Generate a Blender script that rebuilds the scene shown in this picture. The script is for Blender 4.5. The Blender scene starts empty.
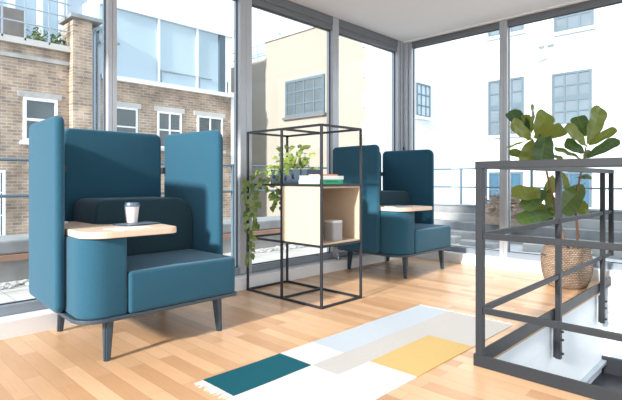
import bpy, bmesh, math, random
from mathutils import Vector, Matrix
random.seed(7)
D = bpy.data
SC = bpy.context.scene
COL = SC.collection

# ------------------------------------------------------------------ materials
def newmat(name):
    m = D.materials.new(name); m.use_nodes = True
    nt = m.node_tree; b = nt.nodes['Principled BSDF']
    return m, nt, b

def plain(name, col, rough=0.5, metal=0.0, noise=0.06, nscale=12.0, bump=0.0, bscale=200.0, spec=0.5):
    m, nt, b = newmat(name)
    b.inputs['Roughness'].default_value = rough
    b.inputs['Metallic'].default_value = metal
    b.inputs['Specular IOR Level'].default_value = spec
    tc = nt.nodes.new('ShaderNodeTexCoord')
    n = nt.nodes.new('ShaderNodeTexNoise'); n.inputs['Scale'].default_value = nscale; n.inputs['Detail'].default_value = 4
    nt.links.new(tc.outputs['Object'], n.inputs['Vector'])
    mx = nt.nodes.new('ShaderNodeMix'); mx.data_type = 'RGBA'
    mx.inputs[6].default_value = (*[max(0, c*(1-noise)) for c in col], 1)
    mx.inputs[7].default_value = (*[min(1, c*(1+noise)) for c in col], 1)
    nt.links.new(n.outputs['Fac'], mx.inputs[0]); nt.links.new(mx.outputs[2], b.inputs['Base Color'])
    if bump:
        n2 = nt.nodes.new('ShaderNodeTexNoise'); n2.inputs['Scale'].default_value = bscale
        nt.links.new(tc.outputs['Object'], n2.inputs['Vector'])
        bp = nt.nodes.new('ShaderNodeBump'); bp.inputs['Strength'].default_value = bump; bp.inputs['Distance'].default_value = 0.002
        nt.links.new(n2.outputs['Fac'], bp.inputs['Height']); nt.links.new(bp.outputs[0], b.inputs['Normal'])
    return m

def fabric(name, col, noise=0.12):
    m = plain(name, col, 0.9, 0, noise, 90.0, 0.5, 420.0, 0.15)
    b = m.node_tree.nodes['Principled BSDF']
    b.inputs['Sheen Weight'].default_value = 0.25
    b.inputs['Sheen Roughness'].default_value = 0.5
    b.inputs['Sheen Tint'].default_value = (0.6, 0.8, 1, 1)
    return m

def brickmat(name, c1, c2, mortar, w, h, axis, ms=0.012, noise=0.25, rough=0.85, bias=0.0):
    """brick / plank pattern laid in world metres; axis = which plane the pattern lies in"""
    m, nt, b = newmat(name)
    b.inputs['Roughness'].default_value = rough
    tc = nt.nodes.new('ShaderNodeTexCoord'); sp = nt.nodes.new('ShaderNodeSeparateXYZ'); cb = nt.nodes.new('ShaderNodeCombineXYZ')
    nt.links.new(tc.outputs['Object'], sp.inputs[0])
    nt.links.new(sp.outputs[axis[0]], cb.inputs[0]); nt.links.new(sp.outputs[axis[1]], cb.inputs[1])
    br = nt.nodes.new('ShaderNodeTexBrick'); nt.links.new(cb.outputs[0], br.inputs['Vector'])
    br.inputs['Scale'].default_value = 1; br.inputs['Brick Width'].default_value = w; br.inputs['Row Height'].default_value = h
    br.inputs['Mortar Size'].default_value = ms; br.inputs['Bias'].default_value = bias
    br.inputs['Color1'].default_value = (*c1, 1); br.inputs['Color2'].default_value = (*c2, 1); br.inputs['Mortar'].default_value = (*mortar, 1)
    n = nt.nodes.new('ShaderNodeTexNoise'); n.inputs['Scale'].default_value = 1.5; n.inputs['Detail'].default_value = 5
    nt.links.new(tc.outputs['Object'], n.inputs['Vector'])
    mr = nt.nodes.new('ShaderNodeMapRange'); mr.inputs['To Min'].default_value = 1-noise; mr.inputs['To Max'].default_value = 1+noise
    mr.inputs['From Min'].default_value = 0.3; mr.inputs['From Max'].default_value = 0.7
    nt.links.new(n.outputs['Fac'], mr.inputs['Value'])
    mu = nt.nodes.new('ShaderNodeVectorMath'); mu.operation = 'SCALE'
    nt.links.new(br.outputs['Color'], mu.inputs[0]); nt.links.new(mr.outputs[0], mu.inputs['Scale'])
    nt.links.new(mu.outputs[0], b.inputs['Base Color'])
    return m, nt, b, br, tc, mu

M = {}
M['teal'] = fabric('teal_fabric', (0.020, 0.086, 0.138))
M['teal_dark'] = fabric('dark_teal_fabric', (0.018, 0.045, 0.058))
M['base'] = plain('blue_grey_steel', (0.035, 0.058, 0.080), 0.5)
M['clip'] = plain('black_plastic', (0.03, 0.04, 0.055), 0.45)
M['steel'] = plain('dark_painted_steel', (0.016, 0.020, 0.026), 0.5, 0.0, 0.15, 9, spec=0.35)
M['black'] = plain('black_painted_steel', (0.013, 0.016, 0.024), 0.45)
M['alu'] = plain('grey_aluminium', (0.42, 0.45, 0.49), 0.35, 0.25, 0.05)
M['alu_dark'] = plain('dark_grey_aluminium', (0.15, 0.162, 0.18), 0.45, 0.2, 0.06)
M['alu_sill'] = plain('blue_grey_aluminium', (0.24, 0.28, 0.33), 0.4, 0.2, 0.05)
M['gasket'] = plain('black_gasket', (0.03, 0.04, 0.055), 0.6)
M['white'] = plain('white_paint', (0.80, 0.81, 0.82), 0.6, 0, 0.02, 3)
M['ceil'] = plain('ceiling_paint', (0.80, 0.81, 0.83), 0.85, 0, 0.01, 2)
M['void'] = plain('void_plaster', (0.74, 0.79, 0.83), 0.8, 0, 0.04, 3, 0.6, 14)
M['oak'] = plain('pale_oak', (0.68, 0.54, 0.42), 0.45, 0, 0.08, 18)
M['paper'] = plain('paper', (0.85, 0.85, 0.85), 0.6, 0, 0.02)
M['cup'] = plain('cup_card', (0.70, 0.65, 0.64), 0.6, 0, 0.03)
M['lid'] = plain('cup_lid', (0.10, 0.15, 0.23), 0.35)
M['navy'] = plain('navy_cover', (0.02, 0.035, 0.06), 0.4)
M['slate'] = plain('slate_blue_cover', (0.11, 0.16, 0.21), 0.45)
M['green_book'] = plain('green_cover', (0.015, 0.42, 0.18), 0.5)
M['green_ink'] = plain('dark_green_ink', (0.005, 0.12, 0.06), 0.5)
M['brown_book'] = plain('russet_cover', (0.45, 0.20, 0.12), 0.5)
M['planter'] = plain('slate_planter', (0.045, 0.068, 0.100), 0.5)
M['soil'] = plain('soil', (0.05, 0.032, 0.02), 0.95, 0, 0.4, 60, 1, 120)
M['speaker'] = plain('grey_speaker_cloth', (0.36, 0.36, 0.37), 0.7, 0, 0.15, 300)
M['speaker_top'] = plain('pale_grey_plastic', (0.68, 0.69, 0.71), 0.4)
M['chrome'] = plain('polished_metal', (0.6, 0.64, 0.68), 0.2, 1)
M['bark'] = plain('fig_bark', (0.20, 0.105, 0.060), 0.8, 0, 0.35, 40, 0.7, 90)
M['stem'] = plain('green_stem', (0.20, 0.27, 0.06), 0.6)
M['fringe'] = plain('cotton_fringe', (0.82, 0.80, 0.76), 0.9)
M['concrete'] = plain('pale_stone', (0.50, 0.49, 0.47), 0.9, 0, 0.2, 2.5)
M['lead'] = plain('lead_sheet', (0.25, 0.26, 0.265), 0.7, 0, 0.5, 3.5)
M['lead2'] = plain('weathered_felt', (0.38, 0.375, 0.365), 0.8, 0, 0.5, 3.0)
M['redbrown'] = plain('red_brown_board', (0.34, 0.20, 0.14), 0.8, 0, 0.3, 4)
M['cream'] = plain('cream_render', (0.33, 0.298, 0.25), 0.9, 0, 0.06, 1.2)
M['whiter'] = plain('white_render', (0.66, 0.69, 0.705), 0.9, 0, 0.02, 1.0)
M['bluewin'] = plain('blue_window_paint', (0.085, 0.13, 0.165), 0.5)
M['extwhite'] = plain('white_window_paint', (0.78, 0.82, 0.86), 0.5)
M['extglass'] = plain('dull_window_glass', (0.085, 0.11, 0.12), 0.12, 0, 0.5, 1.5)
M['extglass2'] = plain('blue_window_glass', (0.15, 0.19, 0.22), 0.15, 0, 0.35, 1.2)
M['deepblue'] = plain('deep_blue_window_glass', (0.05, 0.12, 0.19), 0.2, 0, 0.3, 2)
M['skyglass'] = plain('sky_reflecting_glass', (0.40, 0.52, 0.60), 0.08, 0, 0.18, 0.4)
M['zinc'] = plain('zinc_pipe', (0.33, 0.39, 0.45), 0.5, 0.2)
M['timber'] = plain('weathered_planter_timber', (0.20, 0.18, 0.17), 0.8, 0, 0.3, 5)
M['leaf_out'] = plain('terrace_leaf', (0.16, 0.22, 0.10), 0.7, 0, 0.4, 9)
M['tanshrub'] = plain('dry_shrub', (0.40, 0.31, 0.24), 0.9, 0, 0.45, 14)
M['sill_dark'] = plain('dark_stone_sill', (0.13, 0.125, 0.12), 0.8)
M['gravel'] = plain('white_gravel', (0.62, 0.62, 0.61), 0.9, 0, 0.35, 60, 1, 80)
M['pebble'] = plain('pebble', (0.55, 0.54, 0.53), 0.9, 0, 0.5, 8)
M['edge_wood'] = plain('floor_edge_timber', (0.50, 0.30, 0.15), 0.6)

def sheet_glass():
    m = D.materials.new('clear_glass'); m.use_nodes = True; nt = m.node_tree
    for n in list(nt.nodes): nt.nodes.remove(n)
    o = nt.nodes.new('ShaderNodeOutputMaterial'); mix = nt.nodes.new('ShaderNodeMixShader')
    t = nt.nodes.new('ShaderNodeBsdfTransparent'); t.inputs[0].default_value = (0.93, 0.965, 0.98, 1)
    g = nt.nodes.new('ShaderNodeBsdfGlossy'); g.inputs['Roughness'].default_value = 0.0
    fr = nt.nodes.new('ShaderNodeFresnel'); fr.inputs[0].default_value = 1.22
    nt.links.new(fr.outputs[0], mix.inputs[0]); nt.links.new(t.outputs[0], mix.inputs[1]); nt.links.new(g.outputs[0], mix.inputs[2])
    nt.links.new(mix.outputs[0], o.inputs[0]); return m
M['glass'] = sheet_glass()

# oak strip floor: strips run along x
fm, nt, b, br, tc, mu = brickmat('oak_strip_floor', (0.70, 0.45, 0.265), (0.44, 0.23, 0.105), (0.42, 0.26, 0.14), 0.62, 0.088, (0, 1), 0.0014, 0.10, 0.34, -0.25)
br.offset = 0.37; br.offset_frequency = 2
gn = nt.nodes.new('ShaderNodeTexNoise'); gn.inputs['Scale'].default_value = 6; gn.inputs['Detail'].default_value = 6
mp = nt.nodes.new('ShaderNodeMapping'); mp.inputs['Scale'].default_value = (1.2, 14, 1)
nt.links.new(tc.outputs['Object'], mp.inputs[0]); nt.links.new(mp.outputs[0], gn.inputs['Vector'])
mr2 = nt.nodes.new('ShaderNodeMapRange'); mr2.inputs['To Min'].default_value = 0.90; mr2.inputs['To Max'].default_value = 1.10
nt.links.new(gn.outputs['Fac'], mr2.inputs['Value'])
mu2 = nt.nodes.new('ShaderNodeVectorMath'); mu2.operation = 'SCALE'
nt.links.new(mu.outputs[0], mu2.inputs[0]); nt.links.new(mr2.outputs[0], mu2.inputs['Scale']); nt.links.new(mu2.outputs[0], b.inputs['Base Color'])
M['floor'] = fm
M['brick'] = brickmat('yellow_stock_brick', (0.43, 0.31, 0.21), (0.26, 0.19, 0.14), (0.40, 0.37, 0.34), 0.235, 0.082, (1, 2), 0.011, 0.40)[0]
M['brick_y'] = brickmat('yellow_stock_brick_return', (0.43, 0.31, 0.21), (0.26, 0.19, 0.14), (0.40, 0.37, 0.34), 0.235, 0.082, (0, 2), 0.011, 0.40)[0]
M['paving'] = brickmat('pale_paving', (0.56, 0.53, 0.48), (0.48, 0.455, 0.42), (0.33, 0.31, 0.29), 0.6, 0.6, (0, 1), 0.006, 0.15)[0]
# woven basket
bm_, nt, b, br, tc, mu = brickmat('woven_seagrass', (0.42, 0.32, 0.24), (0.27, 0.19, 0.135), (0.10, 0.07, 0.05), 0.03, 0.016, (0, 2), 0.0025, 0.2)
bp = nt.nodes.new('ShaderNodeBump'); bp.inputs['Strength'].default_value = 1; bp.inputs['Distance'].default_value = 0.006
nt.links.new(br.outputs['Fac'], bp.inputs['Height']); bp.invert = True; nt.links.new(bp.outputs[0], b.inputs['Normal'])
sp = [n for n in nt.nodes if n.type == 'SEPXYZ'][0]; cb = [n for n in nt.nodes if n.type == 'COMBXYZ'][0]
at = nt.nodes.new('ShaderNodeMath'); at.operation = 'ARCTAN2'; nt.links.new(sp.outputs[1], at.inputs[0]); nt.links.new(sp.outputs[0], at.inputs[1])
am = nt.nodes.new('ShaderNodeMath'); am.operation = 'MULTIPLY'; am.inputs[1].default_value = 0.23; nt.links.new(at.outputs[0], am.inputs[0]); nt.links.new(am.outputs[0], cb.inputs[0])
M['basket'] = bm_
# birch plywood
M['ply'] = plain('birch_plywood', (0.56, 0.45, 0.33), 0.5, 0, 0.05, 25)

def leafmat(name, dark, light, rough=0.35):
    m, nt, b = newmat(name)
    b.inputs['Roughness'].default_value = rough
    oi = nt.nodes.new('ShaderNodeAttribute'); oi.attribute_name = 'tone'
    mx = nt.nodes.new('ShaderNodeMix'); mx.data_type = 'RGBA'
    mx.inputs[6].default_value = (*dark, 1); mx.inputs[7].default_value = (*light, 1)
    nt.links.new(oi.outputs['Fac'], mx.inputs[0]); nt.links.new(mx.outputs[2], b.inputs['Base Color'])
    b.inputs['Transmission Weight'].default_value = 0.0
    b.inputs['Subsurface Weight'].default_value = 0.0
    # thin leaf: let part of the light pass
    out = [n for n in nt.nodes if n.type == 'OUTPUT_MATERIAL'][0]
    tr = nt.nodes.new('ShaderNodeBsdfTranslucent'); nt.links.new(mx.outputs[2], tr.inputs[0])
    ms = nt.nodes.new('ShaderNodeMixShader'); ms.inputs[0].default_value = 0.35
    nt.links.new(b.outputs[0], ms.inputs[1]); nt.links.new(tr.outputs[0], ms.inputs[2]); nt.links.new(ms.outputs[0], out.inputs[0])
    return m
M['fig'] = leafmat('fiddle_fig_leaf', (0.022, 0.085, 0.035), (0.24, 0.27, 0.035), 0.2)
M['pothos'] = leafmat('trailing_leaf', (0.05, 0.16, 0.035), (0.36, 0.47, 0.11), 0.4)

# ------------------------------------------------------------------ helpers
def link(name, bm, mat, parent=None, smooth=False, origin=None, mats=None):
    me = D.meshes.new(name)
    o = D.objects.new(name, me)
    if origin is not None:
        bmesh.ops.translate(bm, verts=bm.verts, vec=-Vector(origin)); o.location = origin
    bmesh.ops.recalc_face_normals(bm, faces=bm.faces[:])
    bm.to_mesh(me); bm.free()
    for m in (mats or [mat]): me.materials.append(M[m])
    if smooth:
        for p in me.polygons: p.use_smooth = True
    COL.objects.link(o)
    if parent is not None:
        o.parent = parent
        o.location = Vector(o.location) - wl(parent)
    return o
def wl(o):
    v = Vector((0, 0, 0))
    while o is not None: v += Vector(o.location); o = o.parent
    return v
def thing(name, loc, label, cat, group=None):
    o = D.objects.new(name, None); COL.objects.link(o); o.location = loc; o.empty_display_size = 0.1
    return tag(o, label, cat, group)
def tag(o, label=None, cat=None, group=None, kind=None):
    if label: o['label'] = label
    if cat: o['category'] = cat
    if group: o['group'] = group
    if kind: o['kind'] = kind
    return o
def part(name, bm, mat, t, **k): return link(name, bm, mat, t, **k)
def struct(name, bm, mat, **k):
    o = link(name, bm, mat, **k); o['kind'] = 'structure'; return o

def box(bm, a, b, bev=0.0, mi=0):
    x0, x1 = sorted((a[0], b[0])); y0, y1 = sorted((a[1], b[1])); z0, z1 = sorted((a[2], b[2]))
    vs = [bm.verts.new(v) for v in ((x0,y0,z0),(x1,y0,z0),(x1,y1,z0),(x0,y1,z0),(x0,y0,z1),(x1,y0,z1),(x1,y1,z1),(x0,y1,z1))]
    fs = [bm.faces.new([vs[i] for i in f]) for f in ((0,3,2,1),(4,5,6,7),(0,1,5,4),(1,2,6,5),(2,3,7,6),(3,0,4,7))]
    for f in fs: f.material_index = mi
    if bev:
        es = list({e for f in fs for e in f.edges})
        bmesh.ops.bevel(bm, geom=es, offset=bev, segments=2, affect='EDGES', profile=0.5)
    return bm
def B(a, b, bev=0.0): return box(bmesh.new(), a, b, bev)

def outline(pts, radii, seg=8):
    """closed 2-D polygon with each corner rounded by its own radius"""
    out = []; n = len(pts)
    for i, p in enumerate(pts):
        r = radii[i]; p = Vector(p)
        if r <= 0: out.append(p); continue
        a = (Vector(pts[i-1]) - p).normalized(); c = (Vector(pts[(i+1) % n]) - p).normalized()
        ang = a.angle(c); t = r / math.tan(ang/2)
        s = p + a*t; e = p + c*t; ctr = p + (a+c).normalized() * (r/math.sin(ang/2))
        v0 = s-ctr; v1 = e-ctr
        tot = v0.angle(v1); sg = 1 if (v0.x*v1.y - v0.y*v1.x) > 0 else -1
        for k in range(seg+1):
            q = sg*tot*k/seg; out.append(ctr + Vector((v0.x*math.cos(q)-v0.y*math.sin(q), v0.x*math.sin(q)+v0.y*math.cos(q))))
    return out
def prism(pts, lo, hi, axis, soft=0.0, seg=3):
    """extrude a 2-D outline along an axis, with softly rolled edges"""
    bm = bmesh.new()
    def mk(p, q):
        if axis == 'x': return (q, p[0], p[1])
        if axis == 'y': return (p[0], q, p[1])
        return (p[0], p[1], q)
    a = [bm.verts.new(mk(p, lo)) for p in pts]; c = [bm.verts.new(mk(p, hi)) for p in pts]
    f1 = bm.faces.new(a); f2 = bm.faces.new(c[::-1]); n = len(pts)
    for i in range(n): bm.faces.new((a[i], c[i], c[(i+1) % n], a[(i+1) % n]))
    bmesh.ops.recalc_face_normals(bm, faces=bm.faces[:])
    if soft:
        es = list(f1.edges) + list(f2.edges)
        bmesh.ops.bevel(bm, geom=es, offset=soft, segments=seg, affect='EDGES', profile=0.5, clamp_overlap=True)
    return bm
def rect(a0, a1, b0, b1, r=0.0, seg=8):
    rr = r if isinstance(r, (list, tuple)) else [r]*4
    return outline([(a0,b0),(a1,b0),(a1,b1),(a0,b1)], rr, seg)

def tube(bm, pts, rad, seg=8, close=True):
    pts = [Vector(p) for p in pts]; rings = []
    n = len(pts); rads = rad if isinstance(rad, (list, tuple)) else [rad]*n
    up = Vector((0.13, 0.21, 0.97))
    for i, p in enumerate(pts):
        d = (pts[min(i+1, n-1)] - pts[max(i-1, 0)]).normalized()
        s = d.cross(up)
        if s.length < 0.05: s = d.cross(Vector((1, 0.1, 0)))
        s.normalize(); u = s.cross(d)
        rings.append([bm.verts.new(p + (s*math.cos(2*math.pi*k/seg) + u*math.sin(2*math.pi*k/seg))*rads[i]) for k in range(seg)])
    for i in range(n-1):
        for k in range(seg): bm.faces.new((rings[i][k], rings[i][(k+1)%seg], rings[i+1][(k+1)%seg], rings[i+1][k]))
    if close: bm.faces.new(rings[0][::-1]); bm.faces.new(rings[-1])
    return bm
def lathe(bm, prof, c, seg=32):
    rings = []
    for r, z in prof:
        rings.append([bm.verts.new((c[0]+r*math.cos(2*math.pi*k/seg), c[1]+r*math.sin(2*math.pi*k/seg), c[2]+z)) for k in range(seg)])
    for i in range(len(prof)-1):
        for k in range(seg): bm.faces.new((rings[i][k], rings[i][(k+1)%seg], rings[i+1][(k+1)%seg], rings[i+1][k]))
    bm.faces.new(rings[0][::-1]); bm.faces.new(rings[-1])
    return bm

# ------------------------------------------------------------------ camera (eye height 1 m, level, two-point perspective)
F = 480.0; TH = math.radians(44.4); EYE = 1.0; HY = 180.0
fw = Vector((-math.sin(TH), math.cos(TH), 0)); rt = Vector((math.cos(TH), math.sin(TH), 0))
cam = D.cameras.new('camera'); co = D.objects.new('camera', cam); COL.objects.link(co); SC.camera = co
co.location = (0, 0, EYE); co.rotation_euler = (math.radians(90), 0, TH)
cam.sensor_width = 36; cam.lens = F/622*36; cam.shift_y = -(200-HY)/622; cam.clip_start = 0.02; cam.clip_end = 300
def P(px, py, d):   # a point of the room measured at depth d
    return fw*d + rt*((px-311)/F*d) + Vector((0, 0, EYE-(py-HY)/F*d))
def PX(px, py, x):
    r = fw + rt*((px-311)/F) + Vector((0,0,-(py-HY)/F)); t = x/r.x; return Vector((x, r.y*t, EYE+r.z*t))
def PY(px, py, y):
    r = fw + rt*((px-311)/F) + Vector((0,0,-(py-HY)/F)); t = y/r.y; return Vector((r.x*t, y, EYE+r.z*t))

# ------------------------------------------------------------------ the room
CEIL = 2.85; WX = -3.62; WY = 5.47
bm = bmesh.new()
for a, b in (((-3.485,-2.2),(-1.19,5.37)), ((-1.19,-2.2),(2.6,2.475)), ((1.0,2.475),(2.6,5.37))):
    box(bm, (a[0],a[1],-0.02), (b[0],b[1],0))
struct('floor', bm, 'floor')
bm = bmesh.new()
for a, b in (((-3.485,-2.2),(-1.21,5.37)), ((-1.21,-2.2),(2.6,2.455)), ((1.02,2.455),(2.6,5.37))):
    box(bm, (a[0],a[1],-0.22), (b[0],b[1],-0.021))
struct('floor_slab', bm, 'void')
struct('trim_1', B((-1.2095, 2.475, -0.040), (-1.187, 5.36, -0.021)), 'edge_wood')
struct('ceiling', B((-3.75,-0.9,CEIL), (2.7,5.6,CEIL+0.2)), 'ceil')
struct('baseboard_left', B((-3.74,-2.2,-0.2), (-3.485,5.58,0.11), 0.004), 'white')
struct('baseboard_back', B((-3.48,5.37,-0.2), (2.6,5.58,0.115), 0.004), 'white')
struct('trim_2', B((-3.615,WY-0.03,CEIL-0.022), (2.6,WY+0.02,CEIL-0.001)), 'white')
# stairwell below the floor
bm = bmesh.new()
box(bm, (-1.34,2.4,-2.9), (-1.21,5.2,-0.221)); struct('wall_left', bm, 'void')
struct('wall_back', B((-1.34,5.201,-2.9), (1.12,5.368,-0.021)), 'void')
struct('wall_right', B((1.02,2.4,-2.9), (1.12,5.2,-0.221)), 'void')
struct('wall_front', B((-1.209,2.355,-2.9), (1.019,2.455,-0.221)), 'void')
struct('floor_lower', B((-1.34,2.38,-3.0), (1.12,5.37,-2.901)), 'lead')

# window walls: each bay an own frame with its pane
def bay(n, side, a, b, wa, wb):
    """side 'x': on the plane x=WX between y=a..b ; side 'y': on y=WY between x=a..b. wa, wb: stile widths"""
    zt = 2.70 if side == 'x' else 2.755
    z0, z1 = 0.112, CEIL-0.002 if side == 'x' else CEIL-0.024
    def bb(bm, u0, u1, w0, w1, d0, d1):
        if side == 'x': box(bm, (WX-d1, u0, w0), (WX-d0, u1, w1), 0.004)
        else: box(bm, (u0, WY+d0, w0), (u1, WY+d1, w1), 0.004)
    e = D.objects.new('window_%d' % n, None); COL.objects.link(e); e['kind'] = 'structure'
    e.location = (WX, (a+b)/2, z0) if side == 'x' else ((a+b)/2, WY, z0)
    bm = bmesh.new()
    bb(bm, a+0.0005, a+wa, z0, z1, 0.0, 0.10)
    bb(bm, b-wb, b-0.0005, z0, z1, 0.0, 0.10)
    part('window_frame', bm, 'alu', e)
    bm = bmesh.new()
    bb(bm, a+wa, b-wb, zt, z1, 0.012, 0.10)
    bb(bm, a+wa, b-wb, zt+0.055, z1-0.0, 0.0, 0.014)
    part('head_rail', bm, 'alu_dark', e)
    bm = bmesh.new()
    bb(bm, a+wa, b-wb, z0, z0+0.065, 0.0, 0.10)
    part('sill_rail', bm, 'alu_sill', e)
    bm = bmesh.new(); g = 0.006
    for u0, u1, w0, w1 in ((a+wa, a+wa+g, z0+0.065, zt), (b-wb-g, b-wb, z0+0.065, zt), (a+wa+g, b-wb-g, z0+0.065, z0+0.065+g), (a+wa+g, b-wb-g, zt-g, zt)):
        bb(bm, u0, u1, w0, w1, 0.042, 0.06)
    part('gasket', bm, 'gasket', e)
    bm = bmesh.new(); bb2 = bmesh.new()
    if side == 'x': vs = [(WX-0.05, a+wa, z0+0.06), (WX-0.05, b-wb, z0+0.06), (WX-0.05, b-wb, zt), (WX-0.05, a+wa, zt)]
    else: vs = [(a+wa, WY+0.05, z0+0.06), (b-wb, WY+0.05, z0+0.06), (b-wb, WY+0.05, zt), (a+wa, WY+0.05, zt)]
    bb2.free(); bm.faces.new([bm.verts.new(v) for v in vs]); part('pane', bm, 'glass', e)
    return e
ys = [-2.3, -1.02, 0.25, 1.547, 2.82, 4.105, 5.39]
for i in range(6):
    bay(i+1, 'x', ys[i], ys[i+1], (0.04,0.04,0.04,0.035,0.07,0.05)[i], (0.04,0.04,0.035,0.07,0.05,0.05)[i])
xs = [-3.54, -2.275, -1.04, 0.25, 1.5, 2.6]
for i in range(5):
    w = bay(i+7, 'y', xs[i], xs[i+1], 0.045, 0.045)
# corner post with its vertical joint and lock
bm = bmesh.new(); box(bm, (-3.72,5.392,0.112), (-3.60,5.57,CEIL-0.002), 0.004); box(bm, (-3.60,5.44,0.112), (-3.542,5.57,CEIL-0.024), 0.004)
cp = struct('trim_3', bm, 'alu')
part('lock', B((-3.60,5.43,1.36), (-3.585,5.44,1.44), 0.002), 'gasket', cp)

def rot2(bm, c, a):
    bmesh.ops.rotate(bm, verts=bm.verts, cent=(c[0],c[1],0), matrix=Matrix.Rotation(a,3,'Z')); return bm
# ------------------------------------------------------------------ high-backed booth seats
def make_booth():
    O = (-3.04, 1.48, 0)
    t = thing('booth_seat', O, 'teal high-backed booth seat with side table and takeaway cup on it, nearest the camera', 'booth seat', 'teal high-backed booth seats by the windows')
    part('base_frame', prism(outline([(-3.50,0.975),(-2.605,0.94),(-2.605,1.975),(-3.50,1.975)],[0.05,0.14,0.05,0.05]), 0.226, 0.248, 'z', 0.005), 'base', t)
    part('armrest', prism(outline([(-3.44,1.004),(-2.90,0.970),(-2.615,0.955),(-2.615,1.205),(-3.44,1.205)],[0.02,0,0.13,0.02,0.02]), 0.249, 0.683, 'z', 0.012), 'teal', t, smooth=True)
    part('seat', prism(rect(-3.44,-2.60,1.209,1.955,[0.03,0.02,0.05,0.03]), 0.249, 0.485, 'z', 0.03, 4), 'teal', t, smooth=True)
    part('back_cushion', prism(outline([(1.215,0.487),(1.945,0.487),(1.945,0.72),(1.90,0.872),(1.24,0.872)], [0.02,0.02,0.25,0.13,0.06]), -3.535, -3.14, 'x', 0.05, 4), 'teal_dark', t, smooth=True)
    part('side_panel', rot2(prism(rect(-3.53,-2.87,0.249,1.365,[0.05,0.05,0.055,0.055]), 0.952, 1.004, 'y', 0.022, 4), (-3.53,0.98), -0.065), 'teal', t, smooth=True)
    part('side_panel', rot2(prism(rect(-3.56,-2.87,0.249,1.365,[0.05,0.05,0.075,0.055]), 1.93, 1.985, 'y', 0.022, 4), (-3.56,1.96), 0.078), 'teal', t, smooth=True)
    part('back_panel', prism(rect(1.175,1.912,0.249,1.365,0.055), -3.605, -3.545, 'x', 0.020, 4), 'teal', t, smooth=True)
    part('back_panel', prism(rect(1.005,1.155,0.249,1.365,0.04), -3.605, -3.545, 'x', 0.020, 4), 'teal', t, smooth=True)
    for y in (1.165, 1.925):
        part('clip', prism(rect(y-0.022,y+0.022,1.05,1.10,0.012), -3.61, -3.525, 'x', 0.004), 'clip', t)
    tp = outline([(-3.40,1.008),(-2.585,0.957),(-2.565,1.50),(-2.86,1.52),(-3.04,1.205),(-3.40,1.205)], [0.01,0.14,0.06,0.06,0.16,0.03], 8)
    part('tabletop', prism(tp, 0.6845, 0.722, 'z', 0.005, 2), 'oak', t)
    part('power_socket', lathe(bmesh.new(), [(0.030,0),(0.030,0.008),(0.026,0.011),(0.012,0.011)], (-3.30,1.09,0.7222), 20), 'extwhite', t)
    for sx in (-1, 1):
        for sy in (-1, 1):
            bm = bmesh.new(); vs = []
            for z, w, off in ((0.0, 0.017, 0.372), (0.226, 0.026, 0.360)):
                cx, cy = O[0]+sx*off, O[1]+sy*off
                vs.append([bm.verts.new(v) for v in ((cx-w,cy-w,z),(cx+w,cy-w,z),(cx+w,cy+w,z),(cx-w,cy+w,z))])
            bm.faces.new(vs[0][::-1]); bm.faces.new(vs[1])
            for k in range(4): bm.faces.new((vs[0][k], vs[0][(k+1)%4], vs[1][(k+1)%4], vs[1][k]))
            bmesh.ops.bevel(bm, geom=[e for e in bm.edges if abs(e.verts[0].co.z-e.verts[1].co.z) > 0.1], offset=0.008, segments=2, affect='EDGES')
            part('leg', bm, 'base', t)
    return t
def copy_tree(o, parent=None):
    c = o.copy(); COL.objects.link(c); c.parent = parent
    for ch in list(o.children): copy_tree(ch, c)
    return c
booth = make_booth()
b2 = copy_tree(booth); b2.location = (-3.10, 4.53, 0)
b2['label'] = 'teal high-backed booth seat in the far corner behind the metal shelving unit'

# ------------------------------------------------------------------ things on the booth tables
TZ = 0.7222
c = (-2.93, 1.375)
t = thing('paper_cup', (c[0], c[1], TZ+0.0098), 'pale paper coffee cup with dark lid standing on a notebook', 'cup')
part('cup_body', lathe(bmesh.new(), [(0.031,0),(0.0325,0.001),(0.044,0.098),(0.045,0.101),(0.035,0.101)], (c[0],c[1],TZ+0.0098)), 'cup', t, smooth=False)
part('lid', lathe(bmesh.new(), [(0.0455,0.1012),(0.0495,0.1015),(0.0495,0.109),(0.046,0.111),(0.043,0.124),(0.040,0.126),(0.035,0.122)], (c[0],c[1],TZ+0.0098)), 'lid', t)
def notebook(name, c, ang, w, l, z, label, cover, page, group=None, th=0.009):
    t = thing(name, (c[0],c[1],z), label, 'notebook', group)
    part('cover', rot2(B((c[0]-w/2,c[1]-l/2,z),(c[0]+w/2,c[1]+l/2,z+0.0025),0.0008), c, ang), cover, t)
    part('pages', rot2(B((c[0]-w/2+0.003,c[1]-l/2+0.003,z+0.0025),(c[0]+w/2-0.003,c[1]+l/2-0.003,z+th-0.002)), c, ang), page, t)
    part('cover', rot2(B((c[0]-w/2,c[1]-l/2,z+th-0.002),(c[0]+w/2,c[1]+l/2,z+th),0.0006), c, ang), 'slate' if cover != 'slate' else 'navy', t)
    return t
notebook('notebook', (-2.87,1.38), math.radians(12), 0.16, 0.23, TZ, 'dark notebook with slate cover lying under the coffee cup', 'navy', 'navy')
bm = rot2(B((-2.77,1.13,TZ), (-2.60,1.35,TZ+0.0012)), (-2.7,1.24), math.radians(15))
tag(link('paper_sheet', bm, 'paper'), 'loose white sheet of paper on the oak table beside the coffee cup', 'paper')
t = notebook('notebook', (-2.86,4.21), math.radians(-8), 0.19, 0.26, TZ, 'closed notebook with white pages on the far booth table', 'navy', 'paper')

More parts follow.
